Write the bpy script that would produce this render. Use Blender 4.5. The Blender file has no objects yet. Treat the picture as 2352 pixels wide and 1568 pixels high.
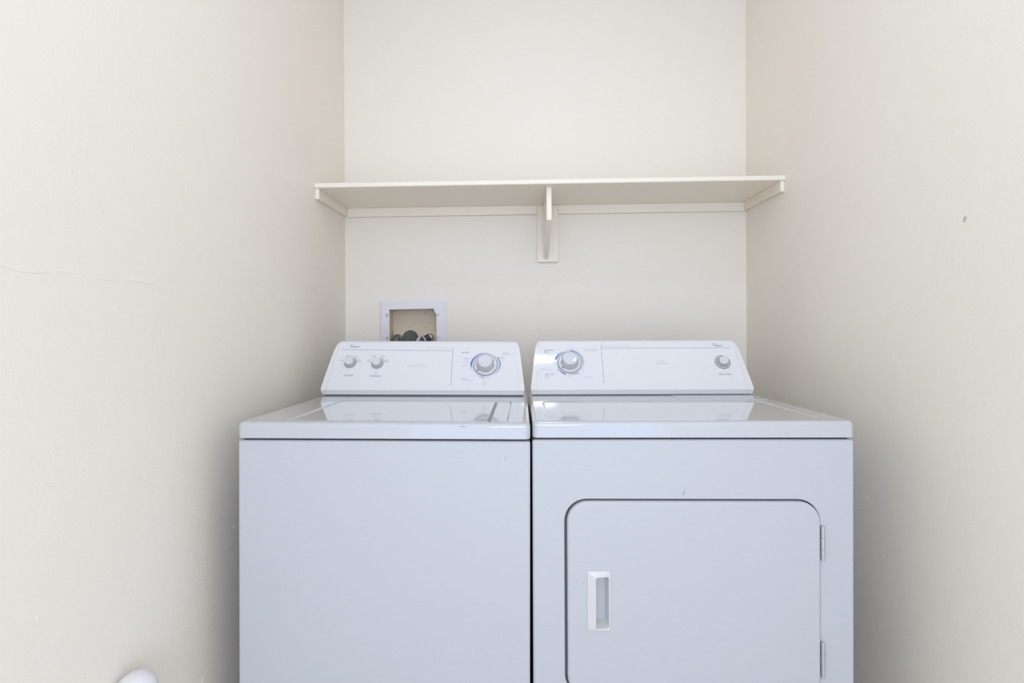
import bpy, bmesh, math, random
from mathutils import Vector, Matrix
random.seed(4)
SC = bpy.context.scene
COL = SC.collection
EXPOSURE = -0.16
WORLD = 2.1
LAMP_LOC = (0.130, 0.925, 2.6)
LAMP_W = 2.4
DOOR_W = 22.0
WALL_COL = (0.965, 0.885, 0.765)
TRIM_COL = (0.975, 0.89, 0.74)
ENAMEL = (0.56, 0.56, 0.57)
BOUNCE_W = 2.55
FILL_W = 11.5

# ------------------------------------------------------------------ camera
F_PX, YAW, PITCH, ROLL = 1158.0, 0.0207, 0.005, 0.005
cam_data = bpy.data.cameras.new('camera'); cam = bpy.data.objects.new('camera', cam_data); COL.objects.link(cam)
cam_data.sensor_width = 36.0
cam_data.lens = F_PX / 2352 * 36.0
cam_data.shift_y = -12 / 2352
cam_data.clip_start = 0.02
fw = Vector((-math.sin(YAW)*math.cos(PITCH), math.cos(YAW)*math.cos(PITCH), -math.sin(PITCH)))
r0 = Vector((math.cos(YAW), math.sin(YAW), 0)); u0 = r0.cross(fw)
rt = r0*math.cos(ROLL) - u0*math.sin(ROLL); up = u0*math.cos(ROLL) + r0*math.sin(ROLL)
M = Matrix((rt, up, -fw)).transposed().to_4x4(); M.translation = Vector((0, 0, 1.12))
cam.matrix_world = M
SC.camera = cam

# ------------------------------------------------------------------ light and exposure
SC.view_settings.view_transform = 'Standard'; SC.view_settings.look = 'None'
SC.view_settings.exposure = EXPOSURE; SC.view_settings.gamma = 1.0; SC.view_settings.use_curve_mapping = False
world = bpy.data.worlds.new('hallway_daylight'); SC.world = world; world.use_nodes = True
bg = world.node_tree.nodes['Background']
bg.inputs[0].default_value = (0.765, 0.893, 1.15, 1); bg.inputs[1].default_value = WORLD

def area(name, loc, target, sx, sy, watts, color, shape='RECTANGLE'):
    d = bpy.data.lights.new(name, 'AREA'); d.shape = shape; d.size = sx; d.size_y = sy
    d.energy = watts; d.color = color
    o = bpy.data.objects.new(name, d); COL.objects.link(o); o.location = loc
    o.rotation_euler = (Vector(target) - Vector(loc)).to_track_quat('-Z', 'Y').to_euler()
    return o
area('ceiling_lamp_light', LAMP_LOC, (LAMP_LOC[0], LAMP_LOC[1], 0), 0.17, 0.08, LAMP_W, (0.78, 0.895, 1.14), 'RECTANGLE')
area('added_fill_light', (0.1, -1.3, 1.25), (0.1, 2.0, 1.2), 0.6, 0.6, FILL_W, (0.765, 0.893, 1.155))  # added unseen fill from behind the camera, lifts the gaps beside the machines
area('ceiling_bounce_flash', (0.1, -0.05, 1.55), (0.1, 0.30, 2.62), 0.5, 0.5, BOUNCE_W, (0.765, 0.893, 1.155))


# ------------------------------------------------------------------ materials
def mat(name, col, rough=0.5, metal=0.0, bump=None, coat=0.0, spec=0.5):
    m = bpy.data.materials.new(name); m.use_nodes = True
    n = m.node_tree.nodes; l = m.node_tree.links; b = n['Principled BSDF']
    b.inputs['Base Color'].default_value = (*col, 1); b.inputs['Roughness'].default_value = rough
    b.inputs['Metallic'].default_value = metal
    b.inputs['Specular IOR Level'].default_value = spec
    b.inputs['Coat Weight'].default_value = coat; b.inputs['Coat Roughness'].default_value = 0.05
    if bump:
        tc = n.new('ShaderNodeTexCoord'); nz = n.new('ShaderNodeTexNoise'); bp = n.new('ShaderNodeBump')
        nz.inputs['Scale'].default_value = bump[0]; nz.inputs['Detail'].default_value = 3
        bp.inputs['Strength'].default_value = bump[1]; bp.inputs['Distance'].default_value = 0.002
        l.new(tc.outputs['Object'], nz.inputs['Vector']); l.new(nz.outputs['Fac'], bp.inputs['Height'])
        l.new(bp.outputs['Normal'], b.inputs['Normal'])
    return m
WALL = WALL_COL
M_wall = mat('cream_wall_paint', WALL, 0.55, bump=(90, 0.22), spec=0.3)
M_wallR = mat('cream_wall_paint_scuffed', WALL, 0.55, bump=(90, 0.22), spec=0.3)
M_ceil = mat('white_ceiling_paint', (0.93, 0.92, 0.89), 0.8, bump=(70, 0.2))
M_floor = mat('beige_vinyl_floor', (0.78, 0.73, 0.65), 0.4, bump=(25, 0.05))
M_trim = mat('semi_gloss_cream_trim_paint', TRIM_COL, 0.35)
M_enamel = mat('white_enamel', ENAMEL, 0.07, bump=(60, 0.003), spec=0.75, coat=1.0)
M_paint = mat('white_cabinet_paint', ENAMEL, 0.42, bump=(220, 0.03))
M_plastic = mat('white_panel_plastic', (0.86, 0.845, 0.84), 0.08)
M_cap = mat('off_white_end_cap_plastic', (0.86, 0.84, 0.80), 0.1)
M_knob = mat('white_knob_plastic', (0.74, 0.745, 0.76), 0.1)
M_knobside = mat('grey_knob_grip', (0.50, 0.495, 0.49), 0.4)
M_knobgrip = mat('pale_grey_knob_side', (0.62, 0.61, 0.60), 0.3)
M_handle = mat('white_handle_plastic', (0.70, 0.67, 0.64), 0.25)
M_ring = mat('grey_dial_ring', (0.28, 0.295, 0.31), 0.35)
M_dark = mat('seam_shade_and_hole_dark', (0.045, 0.045, 0.05), 0.7)  # near-black: painted shade in the top seams, also the nail holes
M_metal = mat('brushed_hinge_steel', (0.54, 0.58, 0.60), 0.35, 0.7)
M_screw = mat('screw_steel', (0.42, 0.44, 0.46), 0.35, 0.8)
M_box = mat('white_box_plastic', (0.88, 0.84, 0.84), 0.35)
M_recess = mat('cream_recess_plastic', (0.86, 0.72, 0.53), 0.55, bump=(120, 0.25))
M_hose = mat('dark_grey_rubber', (0.085, 0.085, 0.09), 0.5)
M_hose2 = mat('grey_hose_coupling', (0.22, 0.215, 0.20), 0.4, 0.2)
M_brass = mat('pale_brass', (0.62, 0.58, 0.46), 0.35, 0.6)
M_white = mat('white_fitting_plastic', (0.84, 0.80, 0.79), 0.35)
M_scr = mat('grey_scuff', (0.30, 0.30, 0.32), 0.6)
INK = {'navy': mat('navy_ink', (0.16, 0.21, 0.34), 0.5), 'gray': mat('grey_ink', (0.36, 0.38, 0.43), 0.5),
       'pale': mat('pale_grey_ink', (0.47, 0.49, 0.54), 0.5), 'faint': mat('faint_ink', (0.58, 0.60, 0.655), 0.5),
       'skyt': mat('sky_ink', (0.52, 0.64, 0.72), 0.5), 'blueg': mat('blue_grey_ink', (0.30, 0.36, 0.52), 0.5),
       'pink': mat('rose_ink', (0.62, 0.52, 0.54), 0.5), 'line': mat('line_ink', (0.38, 0.41, 0.49), 0.5),
       'logo': mat('emblem_ink', (0.26, 0.28, 0.36), 0.4),
       'blue': mat('royal_blue_ink', (0.10, 0.17, 0.53), 0.5), 'violet': mat('violet_blue_ink', (0.17, 0.17, 0.56), 0.5),
       'steel': mat('steel_blue_ink', (0.30, 0.40, 0.57), 0.5), 'lav': mat('lavender_ink', (0.50, 0.51, 0.64), 0.5),
       'silver': mat('silver_ink', (0.50, 0.54, 0.58), 0.5), 'peri': mat('periwinkle_ink', (0.21, 0.30, 0.62), 0.5)}

def scuff(m, centre, size):
    """A grey chip in the paint with a ragged outline."""
    n = m.node_tree.nodes; l = m.node_tree.links; b = n['Principled BSDF']
    tc = n.new('ShaderNodeTexCoord'); mp = n.new('ShaderNodeMapping'); nz = n.new('ShaderNodeTexNoise')
    mp.vector_type = 'TEXTURE'
    mp.inputs['Location'].default_value = centre; mp.inputs['Scale'].default_value = size
    mp.inputs['Rotation'].default_value = (0.5, 0, 0)
    l.new(tc.outputs['Object'], mp.inputs['Vector'])
    ln = n.new('ShaderNodeVectorMath'); ln.operation = 'LENGTH'; l.new(mp.outputs['Vector'], ln.inputs[0])
    nz.inputs['Scale'].default_value = 260; l.new(tc.outputs['Object'], nz.inputs['Vector'])
    ad = n.new('ShaderNodeMath'); ad.operation = 'MULTIPLY_ADD'; l.new(nz.outputs['Fac'], ad.inputs[0])
    ad.inputs[1].default_value = 1.6; l.new(ln.outputs['Value'], ad.inputs[2])
    rp = n.new('ShaderNodeValToRGB'); rp.color_ramp.elements[0].position = 0.0; rp.color_ramp.elements[1].position = 1.0
    mr = n.new('ShaderNodeMapRange'); mr.inputs[1].default_value = 1.0; mr.inputs[2].default_value = 1.7
    l.new(ad.outputs[0], mr.inputs[0])
    mx = n.new('ShaderNodeMix'); mx.data_type = 'RGBA'
    mx.inputs[6].default_value = (0.45, 0.43, 0.41, 1); mx.inputs[7].default_value = (*WALL, 1)
    l.new(mr.outputs[0], mx.inputs[0]); l.new(mx.outputs[2], b.inputs['Base Color'])
    n.remove(rp)
scuff(M_wallR, (0.942, 1.0934, 1.359), (0.02, 0.006, 0.010))

# ------------------------------------------------------------------ mesh helpers
def obj(name, bm, mats, parent=None, angle=40, origin=None):
    """Link one bmesh (built in world coordinates) as ONE mesh object."""
    if not isinstance(mats, (list, tuple)): mats = [mats]
    bmesh.ops.recalc_face_normals(bm, faces=bm.faces[:])
    if parent is not None: origin = parent_origin(parent)
    if origin is not None:
        for v in bm.verts: v.co -= Vector(origin)
    me = bpy.data.meshes.new(name); bm.to_mesh(me); bm.free()
    for m in mats: me.materials.append(m)
    me.shade_smooth(); me.set_sharp_from_angle(angle=math.radians(angle))
    o = bpy.data.objects.new(name, me); COL.objects.link(o)
    if name != 'printed_markings':
        wn = o.modifiers.new('weighted_normals', 'WEIGHTED_NORMAL'); wn.keep_sharp = True; wn.weight = 100
    if parent is not None: o.parent = parent
    elif origin is not None: o.location = origin
    return o
def parent_origin(p):
    o = Vector((0, 0, 0))
    while p is not None: o += Vector(p.location); p = p.parent
    return o
def thing(name, label, cat, loc=(0, 0, 0), group=None):
    o = bpy.data.objects.new(name, None); COL.objects.link(o); o.location = loc; o.empty_display_size = 0.1
    o['label'] = label; o['category'] = cat
    if group: o['group'] = group
    return o
def tag(o, label, cat, group=None):
    o['label'] = label; o['category'] = cat
    if group: o['group'] = group
    return o
def struct(name, bm, m):
    o = obj(name, bm, m); o['kind'] = 'structure'; return o

def box(bm, x0, x1, y0, y1, z0, z1, bevel=0.0, seg=3, mi=0):
    vs = [bm.verts.new((x, y, z)) for x in (x0, x1) for y in (y0, y1) for z in (z0, z1)]
    idx = [(0, 1, 3, 2), (4, 6, 7, 5), (0, 4, 5, 1), (2, 3, 7, 6), (0, 2, 6, 4), (1, 5, 7, 3)]
    fs = [bm.faces.new([vs[i] for i in f]) for f in idx]
    for f in fs: f.material_index = mi
    if bevel:
        es = list({e for f in fs for e in f.edges})
        bmesh.ops.bevel(bm, geom=es, offset=bevel, segments=seg, profile=0.5, affect='EDGES')
def hull(bm, pts, bevel=0.0, seg=2):
    """Prism / convex solid from 8 corner points ordered like box()."""
    vs = [bm.verts.new(p) for p in pts]
    idx = [(0, 1, 3, 2), (4, 6, 7, 5), (0, 4, 5, 1), (2, 3, 7, 6), (0, 2, 6, 4), (1, 5, 7, 3)]
    fs = [bm.faces.new([vs[i] for i in f]) for f in idx]
    if bevel:
        es = list({e for f in fs for e in f.edges})
        bmesh.ops.bevel(bm, geom=es, offset=bevel, segments=seg, profile=0.5, affect='EDGES')
def rrect(x0, x1, z0, z1, r, n=8):
    pts = []
    r = max(r, 1e-5)
    for cx, cz, a in ((x1-r, z1-r, 0), (x0+r, z1-r, 90), (x0+r, z0+r, 180), (x1-r, z0+r, 270)):
        for i in range(n+1):
            t = math.radians(a + 90*i/n); pts.append((cx + r*math.cos(t), cz + r*math.sin(t)))
    return pts
def loop_xz(bm, pts, y): return [bm.verts.new((x, y, z)) for x, z in pts]
def loop_xy(bm, pts, z): return [bm.verts.new((x, y, z)) for x, y in pts]
def bridge(bm, a, b):
    n = len(a)
    for i in range(n): bm.faces.new((a[i], a[(i+1) % n], b[(i+1) % n], b[i]))
def fill_between(bm, *loops):
    es = []
    for lp in loops:
        for i in range(len(lp)):
            v, w = lp[i], lp[(i+1) % len(lp)]
            e = bm.edges.get((v, w)) or bm.edges.new((v, w)); es.append(e)
    bmesh.ops.triangle_fill(bm, use_beauty=True, use_dissolve=False, edges=es)
def lathe(bm, prof, origin, axis, n=40, mi=None, cap=True):
    """prof: (radius, height) pairs along axis; mi: material index per band."""
    ax = Vector(axis).normalized(); q = Vector((0, 0, 1)).rotation_difference(ax).to_matrix(); o = Vector(origin)
    rings = []
    for r, h in prof:
        rings.append([bm.verts.new(o + q @ Vector((max(r, 1e-5)*math.cos(2*math.pi*i/n), max(r, 1e-5)*math.sin(2*math.pi*i/n), h))) for i in range(n)])
    for k in range(len(rings)-1):
        for i in range(n):
            f = bm.faces.new((rings[k][i], rings[k][(i+1) % n], rings[k+1][(i+1) % n], rings[k+1][i]))
            if mi: f.material_index = mi[k]
    if cap:
        f = bm.faces.new(rings[-1]);
        if mi: f.material_index = mi[-1]
        f = bm.faces.new(list(reversed(rings[0])))
        if mi: f.material_index = mi[0]
def smooth_path(pts, sub=8):
    P = [Vector(p) for p in pts]; out = []
    for i in range(len(P)-1):
        a = P[max(i-1, 0)]; b = P[i]; c = P[i+1]; d = P[min(i+2, len(P)-1)]
        for k in range(sub):
            t = k/sub
            out.append(0.5*((2*b) + (c-a)*t + (2*a-5*b+4*c-d)*t*t + (3*b-a-3*c+d)*t**3))
    out.append(P[-1]); return out
def tube(bm, pts, rad, n=20, sub=8):
    P = smooth_path(pts, sub); rings = []; nrm = None
    for i, p in enumerate(P):
        tan = (P[min(i+1, len(P)-1)] - P[max(i-1, 0)]).normalized()
        if nrm is None: nrm = tan.orthogonal().normalized()
        nrm = (nrm - tan*nrm.dot(tan)).normalized(); bi = tan.cross(nrm)
        r = rad(i/(len(P)-1)) if callable(rad) else rad
        rings.append([bm.verts.new(p + (nrm*math.cos(2*math.pi*k/n) + bi*math.sin(2*math.pi*k/n))*r) for k in range(n)])
    for a, b in zip(rings, rings[1:]): bridge(bm, a, b)
    bm.faces.new(rings[0]); bm.faces.new(rings[-1])

# ------------------------------------------------------------------ the alcove
XL, XR, YB, ZC, YF = -0.755, 0.942, 2.14, 2.62, -1.1
bm = bmesh.new(); box(bm, XL-0.1, XL, YF, YB+0.1, 0, ZC)
# old drywall tape seam and small paint flakes are part of the wall's surface
for y0, y1, h in ((0.45, 0.86, 0.0024), (0.87, 0.93, 0.0018), (0.935, 1.02, 0.0024), (1.03, 1.12, 0.0008)):
    n = 14; rows = []
    for i in range(n+1):
        y = y0 + (y1-y0)*i/n; z = 1.2245 + 0.0025*math.sin(y*40) - (0.004 if 0.74 < y < 0.8 else 0)
        k = 0.4*h*min(1, 3*i/n, 3*(n-i)/n) + 0.0001
        rows.append([bm.verts.new((XL-0.001, y, z+0.010)), bm.verts.new((XL+k, y, z+0.002)), bm.verts.new((XL+k, y, z-0.001)), bm.verts.new((XL-0.001, y, z-0.0022))])
    for a, b in zip(rows, rows[1:]):
        for j in range(3): bm.faces.new((a[j], a[j+1], b[j+1], b[j]))
def flake(bm, x, y, z, s, dy, dz):
    a = bm.verts.new((x, y-s*dy, z-s*dz)); b = bm.verts.new((x, y+s*dy, z+s*dz)); c = bm.verts.new((x, y+s*dz*0.5, z-s*dy*0.5))
    t = bm.verts.new((x + (0.0012 if x < 0 else -0.0012), y, z))
    for p, q in ((a, b), (b, c), (c, a)): bm.faces.new((p, q, t))
flake(bm, XL, 1.164, 0.312, 0.006, 0.5, 1); flake(bm, XL, 0.765, 0.683, 0.005, 1, 0.8); flake(bm, XL, 1.295, 0.62, 0.003, .4, 1)
struct('wall_left', bm, M_wall)
bm = bmesh.new(); box(bm, XR, XR+0.1, YF, YB+0.1, 0, ZC)
flake(bm, XR, 1.398, 0.6695, 0.0045, 0.3, 1); flake(bm, XR, 1.03, 1.664, 0.005, 1, .3)
struct('wall_right', bm, M_wallR)
# back wall with the cut-out for the washer outlet box
HX0, HX1, HZ0, HZ1 = -0.588, -0.342, 1.03, 1.245
bm = bmesh.new()
for y in (YB, YB+0.1):
    o = loop_xz(bm, [(XL-0.1, 0), (XR+0.1, 0), (XR+0.1, ZC), (XL-0.1, ZC)], y)
    h = loop_xz(bm, [(HX0, HZ0), (HX1, HZ0), (HX1, HZ1), (HX0, HZ1)], y)
    fill_between(bm, o, h)
    if y == YB: o1, h1 = o, h
bridge(bm, o1, o); bridge(bm, h1, h)
struct('wall_back', bm, M_wall)
bm = bmesh.new(); box(bm, XL-0.1, XR+0.1, YF, YB+0.1, -0.1, 0); struct('floor', bm, M_floor)
bm = bmesh.new(); box(bm, XL-0.1, XR+0.1, YF, YB+0.1, ZC, ZC+0.1); struct('ceiling', bm, M_ceil)

# ------------------------------------------------------------------ wall shelf
SY = 1.82
def shelf_z(x): return 1.6535 + 0.0095*(x-XL)/(XR-XL)      # underside, a touch higher on the right
shelf = thing('wall_shelf', 'long cream painted board shelf across the back wall above the machines', 'shelf', ((XL+XR)/2, YB, 1.655))
bm = bmesh.new(); xl, xr = XL+0.0008, XR-0.0008; t = 0.0185
hull(bm, [(x, y, shelf_z(x) + dz) for x in (xl, xr) for y in (SY, YB-0.0005) for dz in (0, t)])
es = [e for e in bm.edges if all(abs(v.co.y - SY) < 1e-5 for v in e.verts) and abs(e.verts[0].co.x - e.verts[1].co.x) > 0.5]
bmesh.ops.bevel(bm, geom=es, offset=0.005, segments=4, profile=0.5, affect='EDGES')
obj('shelf_board', bm, M_trim, shelf)
for sx in (0, 1):
    x0, x1 = ((XL+0.0005, XL+0.0155) if sx == 0 else (XR-0.0155, XR-0.0005))
    zt = shelf_z((x0+x1)/2); bm = bmesh.new()
    hull(bm, [(x, y, z) for x in (x0, x1) for (y, b) in ((SY+0.008, 0.0385), (YB-0.001, 0.032)) for z in (zt-b, zt)], 0.0012)
    obj('side_cleat', bm, M_trim, shelf)
for x0, x1 in ((XL+0.016, 0.064), (0.152, XR-0.016)):
    bm = bmesh.new(); hull(bm, [(x, y, shelf_z(x) + dz) for x in (x0, x1) for y in (YB-0.019, YB-0.0005) for dz in (-0.036, 0)], 0.0012)
    obj('back_cleat', bm, M_trim, shelf)
bm = bmesh.new(); box(bm, 0.0645, 0.1515, YB-0.0195, YB-0.0005, 1.421, shelf_z(0.1), 0.0015)
brk = obj('bracket_plate', bm, M_trim, shelf)
bm = bmesh.new(); bx0, bx1 = 0.0915, 0.1095; zt = shelf_z(0.1)
fr = [(1.86, zt), (YB-0.019, zt), (YB-0.019, 1.432), (2.02, 1.462), (1.94, 1.506), (1.86, 1.5385)]
a = [bm.verts.new((bx0, y, z)) for y, z in fr]; b = [bm.verts.new((bx1, y, z)) for y, z in fr]
bm.faces.new(a); bm.faces.new(b[::-1]); bridge(bm, a, b)
es = [e for e in bm.edges if all(abs(v.co.y - 1.86) < 1e-5 for v in e.verts)]
bmesh.ops.bevel(bm, geom=es, offset=0.001, segments=2, affect='EDGES')
obj('bracket_arm', bm, M_trim, shelf, 20)

# ------------------------------------------------------------------ washer outlet box
ob = thing('outlet_box', 'white recessed washer outlet box in the back wall behind the left machine', 'outlet box', (-0.465, YB, 1.10))
OPEN = [(-0.5657, 1.05), (-0.5657, 1.2255), (-0.376, 1.2285), (-0.3725, 1.2165), (-0.3648, 1.203), (-0.3648, 1.05)]
OUT = rrect(-0.6085, -0.3215, 1.012, 1.2645, 0.004, 3)
INN = rrect(-0.600, -0.330, 1.020, 1.256, 0.003, 3)
bm = bmesh.new()
l0 = loop_xz(bm, OUT, YB-0.0003); l1 = loop_xz(bm, OUT, YB-0.0018); l2 = loop_xz(bm, INN, YB-0.006)
bridge(bm, l0, l1); bridge(bm, l1, l2)
op = loop_xz(bm, OPEN, YB-0.006); fill_between(bm, l2, op)
op2 = loop_xz(bm, OPEN, YB+0.012); bridge(bm, op, op2)
obj('flange', bm, M_box, ob, 20)
bm = bmesh.new(); rx0, rx1, rz0, rz1 = -0.578, -0.350, 1.036, 1.238
f = loop_xz(bm, [(rx0, rz0), (rx1, rz0), (rx1, rz1), (rx0, rz1)], YB+0.002)
g = loop_xz(bm, [(rx0+.006, rz0), (rx1-.006, rz0), (rx1-.006, rz1-.004), (rx0+.006, rz1-.004)], YB+0.085)
bridge(bm, f, g); bm.faces.new(g)
# raised lower ledge with the knock-outs
box(bm, rx0+.008, rx1-.008, YB+0.070, YB+0.0845, rz0+.001, 1.135, 0.004)
rec = obj('recess', bm, M_recess, ob, 20)
for x, z, r in ((-0.4963, 1.150, 0.0016), (-0.4268, 1.150, 0.0016), (-0.568, 1.224, 0.0016), (-0.4268, 1.213, 0.0014)):
    bm = bmesh.new(); lathe(bm, [(r, 0), (r, 0.001)], (x, YB+0.0845, z), (0, -1, 0), 12); obj('nail_hole', bm, M_dark, ob)
for x, z, k in ((-0.5755, 1.2011, 1), (-0.5758, 1.1045, 1), (-0.359, 1.2035, 1), (-0.3594, 1.1053, .55)):
    bm = bmesh.new()
    lathe(bm, [(0.0058*k, 0), (0.0058*k, 0.0016), (0.005*k, 0.0024), (0.0026*k, 0.0024), (0.0024*k, 0.0012)], (x, YB-0.006, z), (0, -1, 0), 20, mi=[0, 0, 0, 1, 1])
    obj('screw', bm, [M_screw, M_box], ob)
VL = Vector((-0.5455, 2.215, 1.1055)); VR = Vector((-0.403, 2.205, 1.108))
bm = bmesh.new(); lathe(bm, [(0.010, -.004), (0.0175, 0), (0.0185, .006), (0.0185, 0.012), (0.0165, 0.015), (0.0145, 0.015)], VL, (0, -1, 0), 24); obj('valve', bm, M_brass, ob)
bm = bmesh.new(); lathe(bm, [(0.010, -.006), (0.0165, -0.002), (0.0185, .004), (0.0185, 0.010), (0.016, 0.012), (0.012, 0.020)], VR, (-.55, -.75, -.25), 24); obj('valve', bm, M_brass, ob)

# hoses
bm = bmesh.new()
tube(bm, [(-0.452, 1.90, 0.35), (-0.452, 1.90, 0.70), (-0.456, 1.945, 0.97), (-0.4605, 2.005, 1.080), (-0.4612, 2.065, 1.109), (-0.462, 2.112, 1.090), (-0.462, 2.124, 1.03)], lambda t: 0.0275 if t > .5 else 0.021, 24)
drain = tag(obj('drain_hose', bm, M_hose, origin=(-0.46, 1.95, 1.0)), 'thick dark grey drain hose hooked over into the middle of the outlet box', 'hose')
bm = bmesh.new()
lathe(bm, [(0.008, -0.001), (0.0150, 0), (0.0150, 0.020), (0.012, 0.023)], VL + Vector((0, -0.0155, 0)), (0, -1, 0), 24)
tube(bm, [VL + Vector((0, -0.035, 0)), VL + Vector((0.001, -0.052, -0.010)), VL + Vector((0.002, -0.060, -0.04)), (-0.545, 2.08, 0.98), (-0.54, 2.0, 0.80), (-0.53, 1.95, 0.5)], 0.0125, 16)
tag(obj('water_hose', bm, M_hose2, origin=tuple(VL)), 'grey water hose on the left valve of the outlet box, running straight down', 'hose', 'water hoses in the outlet box')
ax = Vector((-.72, -.52, -.36)).normalized(); st = VR + Vector((-.55, -.75, -.25)).normalized()*0.0125
bm = bmesh.new()
lathe(bm, [(0.010, -0.004), (0.0158, -0.002), (0.0158, 0.020), (0.0130, 0.022)], st, ax, 24, mi=[0, 0, 0, 0])
lathe(bm, [(0.0168, 0.022), (0.0172, 0.024), (0.0172, 0.027), (0.0145, 0.028)], st, ax, 24, mi=[1, 1, 1, 1])
p0 = st + ax*0.028
tube(bm, [p0, p0 + ax*0.010, p0 + ax*0.014 + Vector((.002, -.002, -.012)), (-0.424, 2.168, 1.045), (-0.404, 2.125, 0.98), (-0.400, 2.03, 0.80), (-0.400, 1.98, 0.6)], 0.0142, 18)
tag(obj('water_hose', bm, [M_hose, M_white], origin=tuple(VR)), 'dark water hose with a white collar slanting from the right valve of the outlet box', 'hose', 'water hoses in the outlet box')
TC = Vector((-0.4268, 2.055, 1.0985))
bm = bmesh.new(); box(bm, TC.x-0.0058, TC.x+0.0058, TC.y-0.0015, TC.y+0.0015, TC.z-0.009, TC.z+0.0085, 0.001)
lathe(bm, [(0.0028, 0), (0.0028, .001)], (TC.x, TC.y-0.0012, TC.z+0.001), (0, -1, 0), 12, mi=[1, 1])
for v in bm.verts: v.co = TC + Matrix.Rotation(0.6, 3, 'Y') @ (v.co - TC)
obj('hose_tag', bm, [M_white, M_screw], drain)['label'] = 'small white tab with a hole on the drain hose'

# ------------------------------------------------------------------ rounded white fitting low on the left wall
ft = thing('plug_in_fitting', 'white round-topped plug-in low on the left wall, cut off by the lower edge', 'wall fitting', (XL, 0.92, 0.40))
bm = bmesh.new(); box(bm, XL, XL+0.005, 0.888, 0.958, 0.345, 0.458, 0.002); obj('outlet_plate', bm, M_white, ft)
bm = bmesh.new()
prof = []
for k in range(13):
    a = math.pi/2*k/12; prof.append((0.034*math.cos(a), 0.030*math.sin(a)))
lathe(bm, [(0.026, -0.075), (0.033, -0.065), (0.034, -0.03)] + prof, (XL+0.036, 0.916, 0.466), (0, 0, 1), 32)
obj('dome_cover', bm, M_white, ft)

# ------------------------------------------------------------------ control panel surface
N0 = Vector((0, 1.647, 0.936)); N1 = Vector((0, 1.742, 1.086)); FD = (N1-N0); FS = FD.length; FD.normalize()
FN = Vector((0, -FD.z, FD.y)); BULGE = 0.0025
def FP(x, s, h=0.0):
    t = s/FS; return Vector((x, 0, 0)) + N0 + FD*s + FN*(BULGE*4*t*(1-t) + h)
def panel_profile(dz=0.0, grow=0.0):
    pts = [Vector((0, 1.668, 0.9155)), Vector((0, 1.657, 0.9190)), Vector((0, 1.6518, 0.9215)), Vector((0, 1.6482, 0.9330))]
    pts += [FP(0, FS*k/16, grow) for k in range(0, 17)]
    pts += [Vector((0, 1.7455, 1.0905)), Vector((0, 1.751, 1.0940)), Vector((0, 1.758, 1.0955)), Vector((0, 1.797, 1.0955)), Vector((0, 1.800, 1.092)), Vector((0, 1.800, 0.9155))]
    return pts
def inset(z, top):
    if z < 0.935: return 0.007*((0.935-z)/0.0195)**2
    return top*(z-0.935)/0.16 + (0.0075*((z-1.060)/0.0355)**2 if z > 1.060 else 0)
def extrude_profile(bm, xa, xb, prof):
    a = [bm.verts.new((xa(p.z), p.y, p.z)) for p in prof]; b = [bm.verts.new((xb(p.z), p.y, p.z)) for p in prof]
    n = len(prof)
    for i in range(n): bm.faces.new((a[i], a[(i+1) % n], b[(i+1) % n], b[i]))
    bm.faces.new(a[::-1]); bm.faces.new(b)
    return a, b
def control_panel(root, x0, x1):
    capw, ti = 0.0200, 0.0120
    bm = bmesh.new()
    pl = lambda z: x0 + capw + (ti*(z-0.935)/0.16 if z > 0.935 else 0)
    pr = lambda z: x1 - capw - (ti*(z-0.935)/0.16 if z > 0.935 else 0)
    extrude_profile(bm, lambda z: pl(z)+0.0001, lambda z: pr(z)-0.0001, panel_profile())
    panel = obj('control_panel', bm, M_plastic, root, 25)
    for side in (0, 1):
        bm = bmesh.new()
        if side == 0: a, b = extrude_profile(bm, lambda z: x0 + inset(z, 0.0215), lambda z: pl(z)-0.0001, panel_profile(grow=0.0008)); out = a
        else: a, b = extrude_profile(bm, lambda z: pr(z)+0.0001, lambda z: x1 - inset(z, 0.0215), panel_profile(grow=0.0008)); out = b
        es = []
        for i in range(len(out)-2):
            e = bm.edges.get((out[i], out[i+1]));
            if e: es.append(e)
        bmesh.ops.bevel(bm, geom=es, offset=0.0030, segments=3, profile=0.5, affect='EDGES')
        obj('end_cap', bm, M_cap, panel, 40)
    return panel

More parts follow.
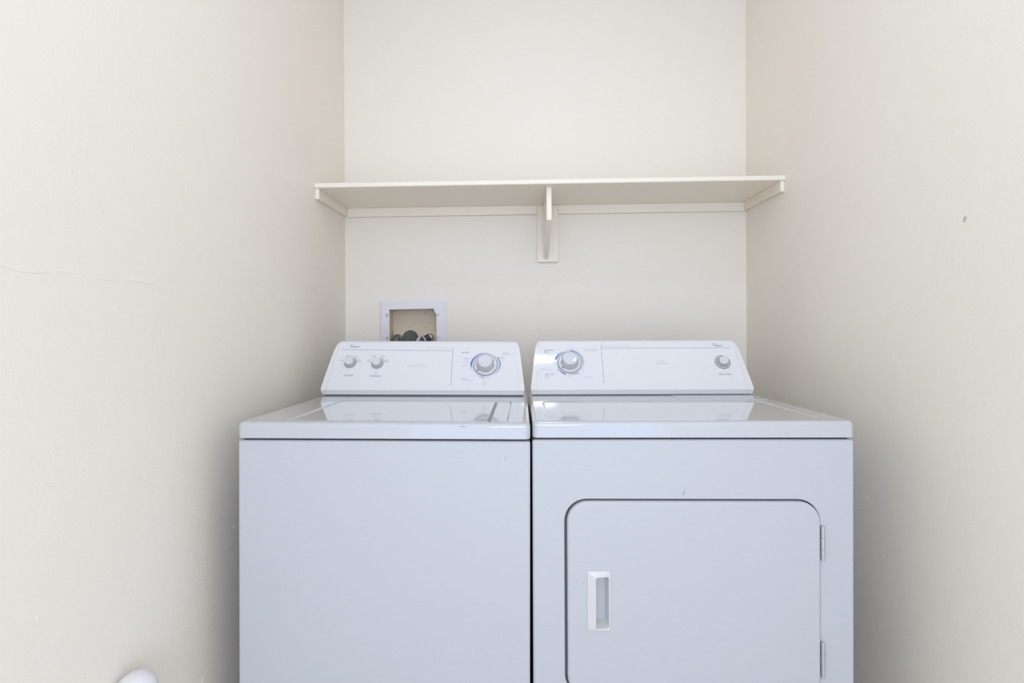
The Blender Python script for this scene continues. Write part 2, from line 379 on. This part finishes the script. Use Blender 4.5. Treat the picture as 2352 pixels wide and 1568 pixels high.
FONT_CACHE = {}
def text_mesh(body, shear=0.0, bold=0.0):
    key = (body, shear, bold)
    if key in FONT_CACHE: return FONT_CACHE[key]
    c = bpy.data.curves.new('lettering', 'FONT'); c.body = body; c.size = 1.0; c.shear = shear; c.offset = bold
    c.resolution_u = 4; c.fill_mode = 'FRONT'
    o = bpy.data.objects.new('lettering', c); COL.objects.link(o)
    bpy.context.view_layer.update()
    dg = bpy.context.evaluated_depsgraph_get()
    me = bpy.data.meshes.new_from_object(o.evaluated_get(dg))
    vs = [tuple(v.co) for v in me.vertices]; fs = [tuple(p.vertices) for p in me.polygons]
    bpy.data.objects.remove(o); bpy.data.meshes.remove(me); bpy.data.curves.remove(c)
    FONT_CACHE[key] = (vs, fs); return vs, fs
H = 0.00025
class Print:
    """Printed markings that follow the panel's curved face; one mesh, one ink per word or stripe."""
    def __init__(self): self.bm = bmesh.new(); self.inks = []
    def mi(self, ink):
        if ink not in self.inks: self.inks.append(ink)
        return self.inks.index(ink)
    def text(self, body, u, s, w, h, ink, shear=0.0, bold=0.004):
        vs, fs = text_mesh(body, shear, bold)
        xs = [v[0] for v in vs]; ys = [v[1] for v in vs]
        cap = 0.70; x0, x1 = min(xs), max(xs); k = w/(x1-x0); kv = h/cap
        nv = [self.bm.verts.new(FP(u - w/2 + (v[0]-x0)*k, s - h/2 + v[1]*kv, H)) for v in vs]
        m = self.mi(ink)
        for f in fs:
            try: self.bm.faces.new([nv[i] for i in f]).material_index = m
            except ValueError: pass
    def strip(self, a, b, w0, w1, ink, n=12):
        m = self.mi(ink); rows = []
        dx, ds = b[0]-a[0], b[1]-a[1]; L = math.hypot(dx, ds); nx, ns = -ds/L, dx/L
        for i in range(n+1):
            t = i/n; w = (w0 + (w1-w0)*t)/2; x, s = a[0]+dx*t, a[1]+ds*t
            rows.append((self.bm.verts.new(FP(x-nx*w, s-ns*w, H)), self.bm.verts.new(FP(x+nx*w, s+ns*w, H))))
        for p, q in zip(rows, rows[1:]): self.bm.faces.new((p[0], p[1], q[1], q[0])).material_index = m
    def arc(self, c, r_in, w0, w1, a0, a1, ink, n=28, sq=1.0, out=True):
        m = self.mi(ink); rows = []
        for i in range(n+1):
            t = i/n; a = math.radians(a0 + (a1-a0)*t); w = w0 + (w1-w0)*t
            ri, ro = (r_in, r_in+w) if out else (r_in-w, r_in)
            rows.append([self.bm.verts.new(FP(c[0]+r*math.cos(a), c[1]+r*math.sin(a)*sq, H)) for r in (ri, ro)])
        for p, q in zip(rows, rows[1:]): self.bm.faces.new((p[0], p[1], q[1], q[0])).material_index = m
    def dot(self, c, r, ink):
        m = self.mi(ink)
        self.bm.faces.new([self.bm.verts.new(FP(c[0]+r*math.cos(2*math.pi*k/12), c[1]+r*math.sin(2*math.pi*k/12), H)) for k in range(12)]).material_index = m
    def emblem(self, u0, u1, s, ring, h=0.0075):
        # slanted wordmark with the loop around its first letter
        self.text('Whirlpool', (u0+u1)/2, s, u1-u0, h, 'logo', 0.35, 0.015)
        m = self.mi('logo'); rows = []
        for i in range(29):
            t = i/28; a = math.radians(20 + 310*t); w = 0.0003 + 0.0011*math.sin(math.pi*t)
            rows.append([self.bm.verts.new(FP(ring[0] + (0.0078+k)*math.cos(a) + 0.25*(0.0035)*math.sin(a), ring[1] + (0.0034+k)*math.sin(a), H)) for k in (-w/2, w/2)])
        for p, q in zip(rows, rows[1:]): self.bm.faces.new((p[0], p[1], q[1], q[0])).material_index = m
    def done(self, parent): return obj('printed_markings', self.bm, [INK[k] for k in self.inks], parent)

def timer_knob(root, u, s):
    c = FP(u, s, 0)
    bm = bmesh.new()
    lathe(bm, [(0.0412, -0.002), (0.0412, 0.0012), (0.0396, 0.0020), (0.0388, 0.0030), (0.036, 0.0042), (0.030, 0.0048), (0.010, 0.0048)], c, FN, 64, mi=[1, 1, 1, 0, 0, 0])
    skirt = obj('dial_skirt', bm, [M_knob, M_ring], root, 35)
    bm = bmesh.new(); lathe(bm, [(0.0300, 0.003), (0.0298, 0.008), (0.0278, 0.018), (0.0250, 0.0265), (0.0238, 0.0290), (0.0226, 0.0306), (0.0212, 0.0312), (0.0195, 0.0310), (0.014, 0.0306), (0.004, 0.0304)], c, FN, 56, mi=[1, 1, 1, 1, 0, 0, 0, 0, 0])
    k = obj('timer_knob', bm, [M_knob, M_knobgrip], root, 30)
    bm = bmesh.new(); px = Vector((1, 0, 0)); a = math.radians(222)
    d = px*math.cos(a) + FD*math.sin(a); e = px*-math.sin(a) + FD*math.cos(a); q = c + FN*0.0075
    tri = [q + d*0.0375, q + d*0.0290 + e*0.0028, q + d*0.0290 - e*0.0028]
    lo = [bm.verts.new(p - FN*0.004) for p in tri]; hi = [bm.verts.new(p) for p in tri]
    bm.faces.new(hi); bm.faces.new(lo[::-1]); bridge(bm, lo, hi)
    obj('pointer', bm, M_ring, skirt)
    return k
def small_knob(root, u, s, name='selector_knob'):
    c = FP(u, s, 0); bm = bmesh.new()
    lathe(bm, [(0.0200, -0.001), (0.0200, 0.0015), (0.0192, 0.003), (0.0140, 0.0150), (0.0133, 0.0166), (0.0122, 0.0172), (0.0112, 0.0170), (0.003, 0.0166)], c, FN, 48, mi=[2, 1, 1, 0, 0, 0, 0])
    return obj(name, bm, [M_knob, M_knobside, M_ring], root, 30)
def scratch(bm, x, y, z, w, h, mi, lean=0.0):
    """A thin dark wear mark lying 0.2 mm proud of a vertical front face."""
    v = [bm.verts.new((x + a*w/2 + lean*b*h/2, y - 0.0002, z + b*h/2)) for a, b in ((-1, -1), (1, -.8), (.6, 1), (-.3, .9))]
    bm.faces.new(v).material_index = mi
# printed words: text, x, height along the face, width, letter height, ink
WASHER_TEXT = [
    ('Load Size', -0.5822, 0.0540, 0.0309, 0.0062, 'navy'),
    ('Temperature', -0.4924, 0.0520, 0.0395, 0.0062, 'navy'),
    ('Small', -0.6156, 0.1109, 0.0120, 0.0040, 'gray'),
    ('Medium', -0.5955, 0.1279, 0.0180, 0.0040, 'gray'),
    ('Large', -0.5705, 0.1269, 0.0135, 0.0043, 'gray'),
    ('Extra', -0.5539, 0.1130, 0.0120, 0.0034, 'gray'),
    ('Large', -0.5529, 0.1069, 0.0119, 0.0034, 'gray'),
    ('Hot', -0.5233, 0.1130, 0.0105, 0.0037, 'gray'),
    ('Cold', -0.5231, 0.1071, 0.0119, 0.0037, 'gray'),
    ('Warm', -0.5079, 0.1295, 0.0150, 0.0040, 'gray'),
    ('Cold', -0.5070, 0.1235, 0.0120, 0.0037, 'gray'),
    ('Cold', -0.4795, 0.1299, 0.0120, 0.0040, 'gray'),
    ('Cold', -0.4786, 0.1239, 0.0120, 0.0037, 'gray'),
    ('Warm', -0.4606, 0.1122, 0.0134, 0.0037, 'gray'),
    ('Warm', -0.4598, 0.1065, 0.0134, 0.0037, 'gray'),
    ('Cold', -0.4930, 0.0652, 0.0088, 0.0030, 'gray'),
    ('Rinse', -0.4922, 0.0602, 0.0103, 0.0030, 'gray'),
    ('Heavy Duty  Extra Large Capacity', -0.2853, 0.1599, 0.0844, 0.0038, 'faint'),
    ('7 Cycles', -0.3571, 0.0979, 0.0252, 0.0054, 'faint'),
    ('2 Speed Combinations', -0.3569, 0.0892, 0.0650, 0.0042, 'pale'),
    ('Normal', -0.1964, 0.1432, 0.0232, 0.0059, 'navy'),
    ('Heavy', -0.1913, 0.1183, 0.0171, 0.0046, 'gray'),
    ('14', -0.1742, 0.1183, 0.0044, 0.0037, 'gray'),
    ('Regular', -0.1907, 0.1073, 0.0163, 0.0040, 'pale'),
    ('10', -0.1788, 0.1064, 0.0038, 0.0033, 'gray'),
    ('Light Soil', -0.1986, 0.0914, 0.0191, 0.0036, 'pale'),
    ('6', -0.1809, 0.0905, 0.0022, 0.0033, 'gray'),
    ('Off', -0.1744, 0.0780, 0.0066, 0.0042, 'gray'),
    ('Delicate', -0.1965, 0.0428, 0.0196, 0.0053, 'pale'),
    ('Hand Washables', -0.1882, 0.0370, 0.0347, 0.0035, 'faint'),
    ('Casual', -0.0598, 0.1408, 0.0208, 0.0053, 'pale'),
    ('Permanent Press', -0.0508, 0.1353, 0.0372, 0.0043, 'pale'),
    ('Off', -0.0929, 0.1272, 0.0067, 0.0040, 'gray'),
    ('8', -0.0817, 0.1229, 0.0027, 0.0046, 'navy'),
    ('Regular', -0.0684, 0.1227, 0.0178, 0.0046, 'gray'),
    ('4', -0.0667, 0.1101, 0.0030, 0.0040, 'faint'),
    ('Off', -0.1132, 0.0416, 0.0065, 0.0035, 'gray'),
    ('6', -0.1270, 0.0329, 0.0029, 0.0043, 'gray'),
    ('Spin', -0.1271, 0.0255, 0.0129, 0.0040, 'faint'),
    ('Only', -0.1269, 0.0201, 0.0136, 0.0040, 'faint'),
]
DRYER_TEXT = [
    ('Automatic', 0.0907, 0.1504, 0.0320, 0.0056, 'navy'),
    ('Dry', 0.0810, 0.1435, 0.0111, 0.0056, 'navy'),
    ('Cottons', 0.0829, 0.1377, 0.0163, 0.0031, 'faint'),
    ('Off', 0.1059, 0.0993, 0.0066, 0.0039, 'gray'),
    ('Energy Saver', 0.0817, 0.0748, 0.0276, 0.0036, 'skyt'),
    ('Automatic', 0.0906, 0.0576, 0.0318, 0.0053, 'blueg'),
    ('Dry', 0.0803, 0.0511, 0.0108, 0.0056, 'blueg'),
    ('Perm Press', 0.0823, 0.0451, 0.0158, 0.0032, 'pale'),
    ('Timed Drying', 0.2333, 0.1505, 0.0423, 0.0056, 'pale'),
    ('High Heat Only', 0.2299, 0.1445, 0.0370, 0.0031, 'faint'),
    ('Fluff Air', 0.2218, 0.0462, 0.0266, 0.0052, 'faint'),
    ('Off', 0.1545, 0.1475, 0.0074, 0.0047, 'pink'),
    ('70', 0.1704, 0.1535, 0.0051, 0.0037, 'pale'),
    ('60', 0.1849, 0.1472, 0.0044, 0.0037, 'pale'),
    ('50', 0.1960, 0.1361, 0.0044, 0.0037, 'pale'),
    ('40', 0.2047, 0.1224, 0.0050, 0.0040, 'gray'),
    ('30', 0.2081, 0.1072, 0.0047, 0.0039, 'pale'),
    ('20', 0.2088, 0.0972, 0.0050, 0.0036, 'faint'),
    ('Off', 0.1977, 0.0724, 0.0065, 0.0038, 'gray'),
    ('20', 0.1898, 0.0560, 0.0037, 0.0035, 'pale'),
    ('10', 0.1762, 0.0515, 0.0037, 0.0035, 'faint'),
    ('Off', 0.1530, 0.0502, 0.0072, 0.0041, 'pale'),
    ('Heavy Duty  Extra Large Capacity', 0.3192, 0.1648, 0.0951, 0.0041, 'faint'),
    ('5 Cycles', 0.4631, 0.1044, 0.0247, 0.0051, 'pale'),
    ('3 Temperatures', 0.4631, 0.0951, 0.0435, 0.0045, 'pale'),
    ('Push to Start', 0.6677, 0.0549, 0.0405, 0.0058, 'navy'),
]

# ------------------------------------------------------------------ washer
WX0, WX1, WY = -0.664, 0.0175, 1.155
ZTOP, ZLB, ZCT = 0.9165, 0.8785, 0.8742
washer = thing('washing_machine', 'white top-loading washing machine on the left, with two small knobs and one large dial', 'washing machine', ((WX0+WX1)/2, WY+0.32, 0))
bm = bmesh.new(); box(bm, WX0+0.001, WX1-0.0003, WY+0.003, WY+0.645, 0.004, ZCT, 0.006)
scratch(bm, -0.0413, WY+0.003, 0.8345, 0.002, 0.008, 1); scratch(bm, -0.0542, WY+0.003, 0.8616, 0.002, 0.006, 2, .3)
obj('cabinet', bm, [M_paint, M_scr, INK['faint']], washer)
bm = bmesh.new(); box(bm, WX0+0.012, WX1-0.012, WY+0.013, WY+0.63, ZCT-0.002, ZLB+0.002); obj('seam_shade_core', bm, M_dark, washer)  # dark core that paints the shade in the seam below the washer top
def top_panel(root, x0, x1, y0, y1, basin, depth, rb, marks=()):
    bm = bmesh.new(); R = 0.010; loops = []
    for k in range(4): # lower rounding
        a = math.pi/2*k/3; ins = 0.003*(1-math.sin(a)); loops.append((ins, ZLB + 0.003*(1-math.cos(a))))
    for k in range(7):
        a = math.pi/2*k/6; loops.append((R*(1-math.cos(a)), ZTOP - R*(1-math.sin(a))))
    prev = None; first = None
    for ins, z in loops:
        lp = loop_xy(bm, rrect(x0+ins, x1-ins, y0+ins, y1-ins, max(0.014-ins, .004), 6), z)
        if prev: bridge(bm, prev, lp)
        else: first = lp
        prev = lp
    bm.faces.new(first[::-1])
    bx0, bx1, by0, by1 = basin
    e = 0.0045
    b0 = loop_xy(bm, rrect(bx0-e, bx1+e, by0-e, by1+e, rb+e, 6), ZTOP)
    fill_between(bm, prev, b0); p = b0
    for k in range(1, 6):
        a = math.pi*k/5; ins = 2*e*k/5
        lp = loop_xy(bm, rrect(bx0-e+ins, bx1+e-ins, by0-e+ins, by1+e-ins, max(rb+e-ins, .001), 6), ZTOP - depth*(1-math.cos(a))/2)
        bridge(bm, p, lp); p = lp
    bm.faces.new(p)
    for m in marks: scratch(bm, *m)
    return obj('top_panel', bm, [M_enamel, M_scr], root, 35)
top_panel(washer, WX0, WX1, WY, WY+0.648, (-0.558, -0.036, WY+0.020, 1.545), 0.0065, 0.008,
          [(-0.139, WY, 0.9085, 0.018, 0.0016, 1, 0), (0.0029, WY, 0.8945, 0.0022, 0.003, 1, .3)])
bm = bmesh.new(); lp = []
for ins, z in ((0.002, ZTOP-0.0064), (0, ZTOP-0.0058), (0, ZTOP-0.0020), (0.0006, ZTOP-0.0006), (0.002, ZTOP+0.0002)):
    lp.append(loop_xy(bm, rrect(-0.5475+ins, -0.0835-ins, WY+0.024+ins, 1.530-ins, 0.006, 5), z))
for a, b in zip(lp, lp[1:]): bridge(bm, a, b)
bm.faces.new(lp[-1]); bm.faces.new(lp[0][::-1])
obj('lid', bm, M_enamel, washer, 30)
bm = bmesh.new(); box(bm, -0.0755, -0.0372, WY+0.026, 1.530, ZTOP-0.0066, ZTOP-0.0004, 0.002); obj('deck_strip', bm, M_enamel, washer)
bm = bmesh.new(); box(bm, -0.0836, -0.0752, WY+0.024, 1.528, ZTOP-0.0080, ZTOP-0.0054); obj('lid_slot', bm, M_ring, washer)
wp = control_panel(washer, -0.6675, 0.0070)
P = Print()
for r in WASHER_TEXT: P.text(*r)
P.emblem(-0.5955, -0.5651, 0.166, (-0.5926, 0.1705))
P.strip((-0.6229, 0.1535), (-0.2394, 0.1492), 0.0016, 0.0016, 'line', 40); P.strip((-0.2372, 0.0172), (-0.2392, 0.1645), 0.0017, 0.0015, 'line', 24)
C1 = (-0.1252, 0.0936)
P.arc(C1, 0.0455, 0.0065, 0.0008, 182, 80, 'blue'); P.arc(C1, 0.0455, 0.0008, 0.0005, 80, 42, 'line')
P.arc(C1, 0.0445, 0.0012, 0.0012, 192, 187, 'blue'); P.arc(C1, 0.0455, 0.0055, 0.0055, 190, 186, 'blue')
P.arc(C1, 0.0455, 0.0050, 0.0065, 37, 5, 'steel'); P.arc(C1, 0.0455, 0.0065, 0.0006, 5, -50, 'steel'); P.arc(C1, 0.0455, 0.0006, 0.0006, -50, -88, 'lav')
P.arc(C1, 0.0450, 0.0006, 0.0006, 194, 232, 'line'); P.arc(C1, 0.0450, 0.0006, 0.0060, 232, 268, 'lav')
for kx, ks in ((-0.5846, 0.1006), (-0.4921, 0.0985)):
    P.arc((kx, ks), 0.0222, 0.0006, 0.0032, 75, 20, 'silver'); P.arc((kx, ks), 0.0222, 0.0032, 0.001, 20, 8, 'gray')
P.dot((-0.4921-0.0225, 0.1015), 0.0015, 'gray'); P.dot((-0.5846, 0.072), 0.0008, 'gray')
P.done(wp)
small_knob(washer, -0.5846, 0.1006); small_knob(washer, -0.4921, 0.0985); timer_knob(washer, *C1)
washer.rotation_euler = (0, 0.0055, 0); washer.location.x -= 0.0050; washer.location.z = 0.0

# ------------------------------------------------------------------ dryer
DX0, DX1, DY = 0.0215, 0.7575, 1.1625
ZTOP, ZLB, ZCT = 0.9175, 0.8790, 0.8748
dryer = thing('clothes_dryer', 'white front-loading clothes dryer on the right, with a hinged door and recessed handle', 'clothes dryer', ((DX0+DX1)/2, DY+0.32, 0))
DR = (0.0948, 0.6790, 0.2800, 0.7378)
bm = bmesh.new(); r = 0.006; x0, x1, z0, z1 = DX0-0.0003, DX1-0.001, 0.0, ZCT; y0, y1 = DY+0.003, DY+0.645
loops = [(0, y1)] + [(r*(1-math.cos(math.pi/2*k/5)), y0 + r*(1-math.sin(math.pi/2*k/5))) for k in range(6)]
prev = None
for ins, y in loops:
    lp = loop_xz(bm, rrect(x0+ins, x1-ins, z0+ins, z1-ins, 0.007-ins if ins < .006 else .001, 4), y)
    if prev: bridge(bm, prev, lp)
    else: bm.faces.new(lp)
    prev = lp
hp = None
for ins, y in ((-0.0012, y0), (0, y0+0.0012), (0, y0+0.024)):
    lp = loop_xz(bm, rrect(DR[0]+ins, DR[1]-ins, DR[2]+ins, DR[3]-ins, 0.052, 14), y)
    if hp: bridge(bm, hp, lp)
    else: fill_between(bm, prev, lp)
    hp = lp
bm.faces.new(hp)
scratch(bm, 0.3693, y0, 0.7535, 0.0026, 0.013, 1, .25)
obj('cabinet', bm, [M_paint, M_scr], dryer, 35)
bm = bmesh.new(); box(bm, DX0+0.012, DX1-0.012, DY+0.013, DY+0.63, ZCT-0.002, ZLB+0.002); obj('seam_shade_core', bm, M_dark, dryer)  # same dark core, painted seam shade under the dryer top
bm = bmesh.new(); fr = DR
for ins, y, first in ((0.0, y0+0.0235, 1), (0.016, y0+0.0235, 0)):
    lp = loop_xz(bm, rrect(fr[0]+ins, fr[1]-ins, fr[2]+ins, fr[3]-ins, 0.052-ins, 14), y-0.002)
    if first: gp = lp
    else: bridge(bm, gp, lp)
obj('door_gasket', bm, M_ring, dryer)
top_panel(dryer, DX0, DX1, DY, DY+0.648, (0.060, 0.7045, DY+0.030, 1.515), 0.0025, 0.030)
bm = bmesh.new(); box(bm, 0.478, 0.738, 1.533, 1.645, ZTOP-0.001, ZTOP+0.0014, 0.001)
obj('lint_screen_cover', bm, M_enamel, dryer)
# door with the handle pocket cut through its skin
D = (0.1008, 0.6772, 0.2830, 0.7338); HD = (0.1450, 0.2002, 0.4363, 0.5757)
bm = bmesh.new(); dy = DY - 0.004; prev = None; R = 0.0065
for ins, y in [(0.002, dy+0.022)] + [(0, dy+0.021)] + [(R*(1-math.cos(math.pi/2*k/6)), dy + R*(1-math.sin(math.pi/2*k/6))) for k in range(7)]:
    lp = loop_xz(bm, rrect(D[0]+ins, D[1]-ins, D[2]+ins, D[3]-ins, 0.048-ins, 14), y)
    if prev: bridge(bm, prev, lp)
    else: bm.faces.new(lp)
    prev = lp
hole = loop_xz(bm, rrect(HD[0]+0.003, HD[1]-0.003, HD[2]+0.003, HD[3]-0.003, 0.005, 5), dy)
fill_between(bm, prev, hole); h2 = loop_xz(bm, rrect(HD[0]+0.003, HD[1]-0.003, HD[2]+0.003, HD[3]-0.003, 0.005, 5), dy+0.019); bridge(bm, hole, h2)
scratch(bm, 0.373, dy, 0.7074, 0.004, 0.006, 1, .5); scratch(bm, 0.1370, dy, 0.546, 0.0018, 0.0022, 2)
door = obj('door', bm, [M_paint, INK['faint'], M_scr], dryer, 35)
bm = bmesh.new(); prev = None
for ins, y in ((0.0002, dy-0.0002), (0.0006, dy-0.0016), (0.0022, dy-0.0030), (0.0045, dy-0.0034)):
    lp = loop_xz(bm, rrect(HD[0]+ins, HD[1]-ins, HD[2]+ins, HD[3]-ins, 0.0075-ins*.6, 5), y)
    if prev: bridge(bm, prev, lp)
    prev = lp
PK = (0.1655, 0.1950, 0.4440, 0.5615)
def pk(ins, y, left=0.0):
    return [bm.verts.new((x, y + (left if x < 0.18 else 0), z)) for x, z in rrect(PK[0]+ins, PK[1]-ins, PK[2]+ins, PK[3]-ins, 0.005, 5)]
lip = pk(-0.0015, dy-0.0034, -0.0045); fill_between(bm, prev, lip)
l2 = pk(0.0, dy-0.0024, -0.0045); bridge(bm, lip, l2)
l3 = [bm.verts.new((x, dy+0.026, z)) for x, z in rrect(0.1560, 0.1890, 0.4520, 0.5590, 0.007, 5)]; bridge(bm, l2, l3); bm.faces.new(l3)
obj('door_handle', bm, M_handle, door, 30)
for z0_, z1_ in ((0.5992, 0.6788), (0.3321, 0.4138)):
    bm = bmesh.new(); hx = 0.6815; hy = dy + 0.001; L = z1_-z0_
    pr = [(0.001, 0), (0.0040, 0.0005)]
    for k in range(1, 3): pr += [(0.0044, L*k/3-0.0008), (0.0034, L*k/3), (0.0044, L*k/3+0.0008)]
    pr += [(0.0044, L-0.0015), (0.0028, L)]
    lathe(bm, pr, (hx, hy, z0_), (0, 0, 1), 20)
    box(bm, hx-0.0005, hx+0.0030, hy, hy+0.012, z0_+0.002, z1_-0.002)
    obj('hinge', bm, M_metal, dryer, 30)
ptop = control_panel(dryer, 0.0255, 0.7500)
P = Print()
for r in DRYER_TEXT: P.text(*r)
P.emblem(0.6530, 0.6835, 0.1656, (0.6566, 0.1710))
P.strip((0.2676, 0.1562), (0.7066, 0.1560), 0.0016, 0.0016, 'line', 40); P.strip((0.2662, 0.0236), (0.2693, 0.1704), 0.0017, 0.0015, 'line', 24)
C2 = (0.1579, 0.1007)
P.arc(C2, 0.0445, 0.0065, 0.0006, 166, 108, 'violet'); P.arc(C2, 0.0445, 0.0006, 0.0006, 108, 92, 'line')
P.arc(C2, 0.0445, 0.0060, 0.0045, 86, 40, 'steel'); P.arc(C2, 0.0445, 0.0045, 0.0006, 40, -35, 'steel')
P.arc(C2, 0.0445, 0.0006, 0.0006, 172, 200, 'line'); P.arc(C2, 0.0440, 0.0008, 0.0062, 200, 252, 'peri')
P.arc(C2, 0.0440, 0.0006, 0.0070, 258, 308, 'silver')
P.dot((0.0636, 0.0762), 0.0015, 'navy'); P.dot((0.1184, 0.1365), 0.0013, 'navy'); P.dot((0.1149, 0.0694), 0.0013, 'navy')
P.done(ptop)
timer_knob(dryer, *C2)
bm = bmesh.new(); lathe(bm, [(0.0250, -0.001), (0.0250, 0.0015), (0.0238, 0.0022), (0.0222, 0.0012), (0.0205, 0.0008)], FP(0.6679, 0.0994), FN, 48, mi=[0, 0, 0, 1, 1])
obj('knob_bezel', bm, [M_ring, M_plastic], dryer, 35)
bm = bmesh.new(); lathe(bm, [(0.0198, -0.001), (0.0194, 0.003), (0.0150, 0.0145), (0.0142, 0.0165), (0.0130, 0.0172), (0.012, 0.0168), (0.003, 0.0163)], FP(0.6679, 0.0994), FN, 48, mi=[1, 1, 0, 0, 0, 0])
obj('start_knob', bm, [M_knob, M_knobside], dryer, 30)
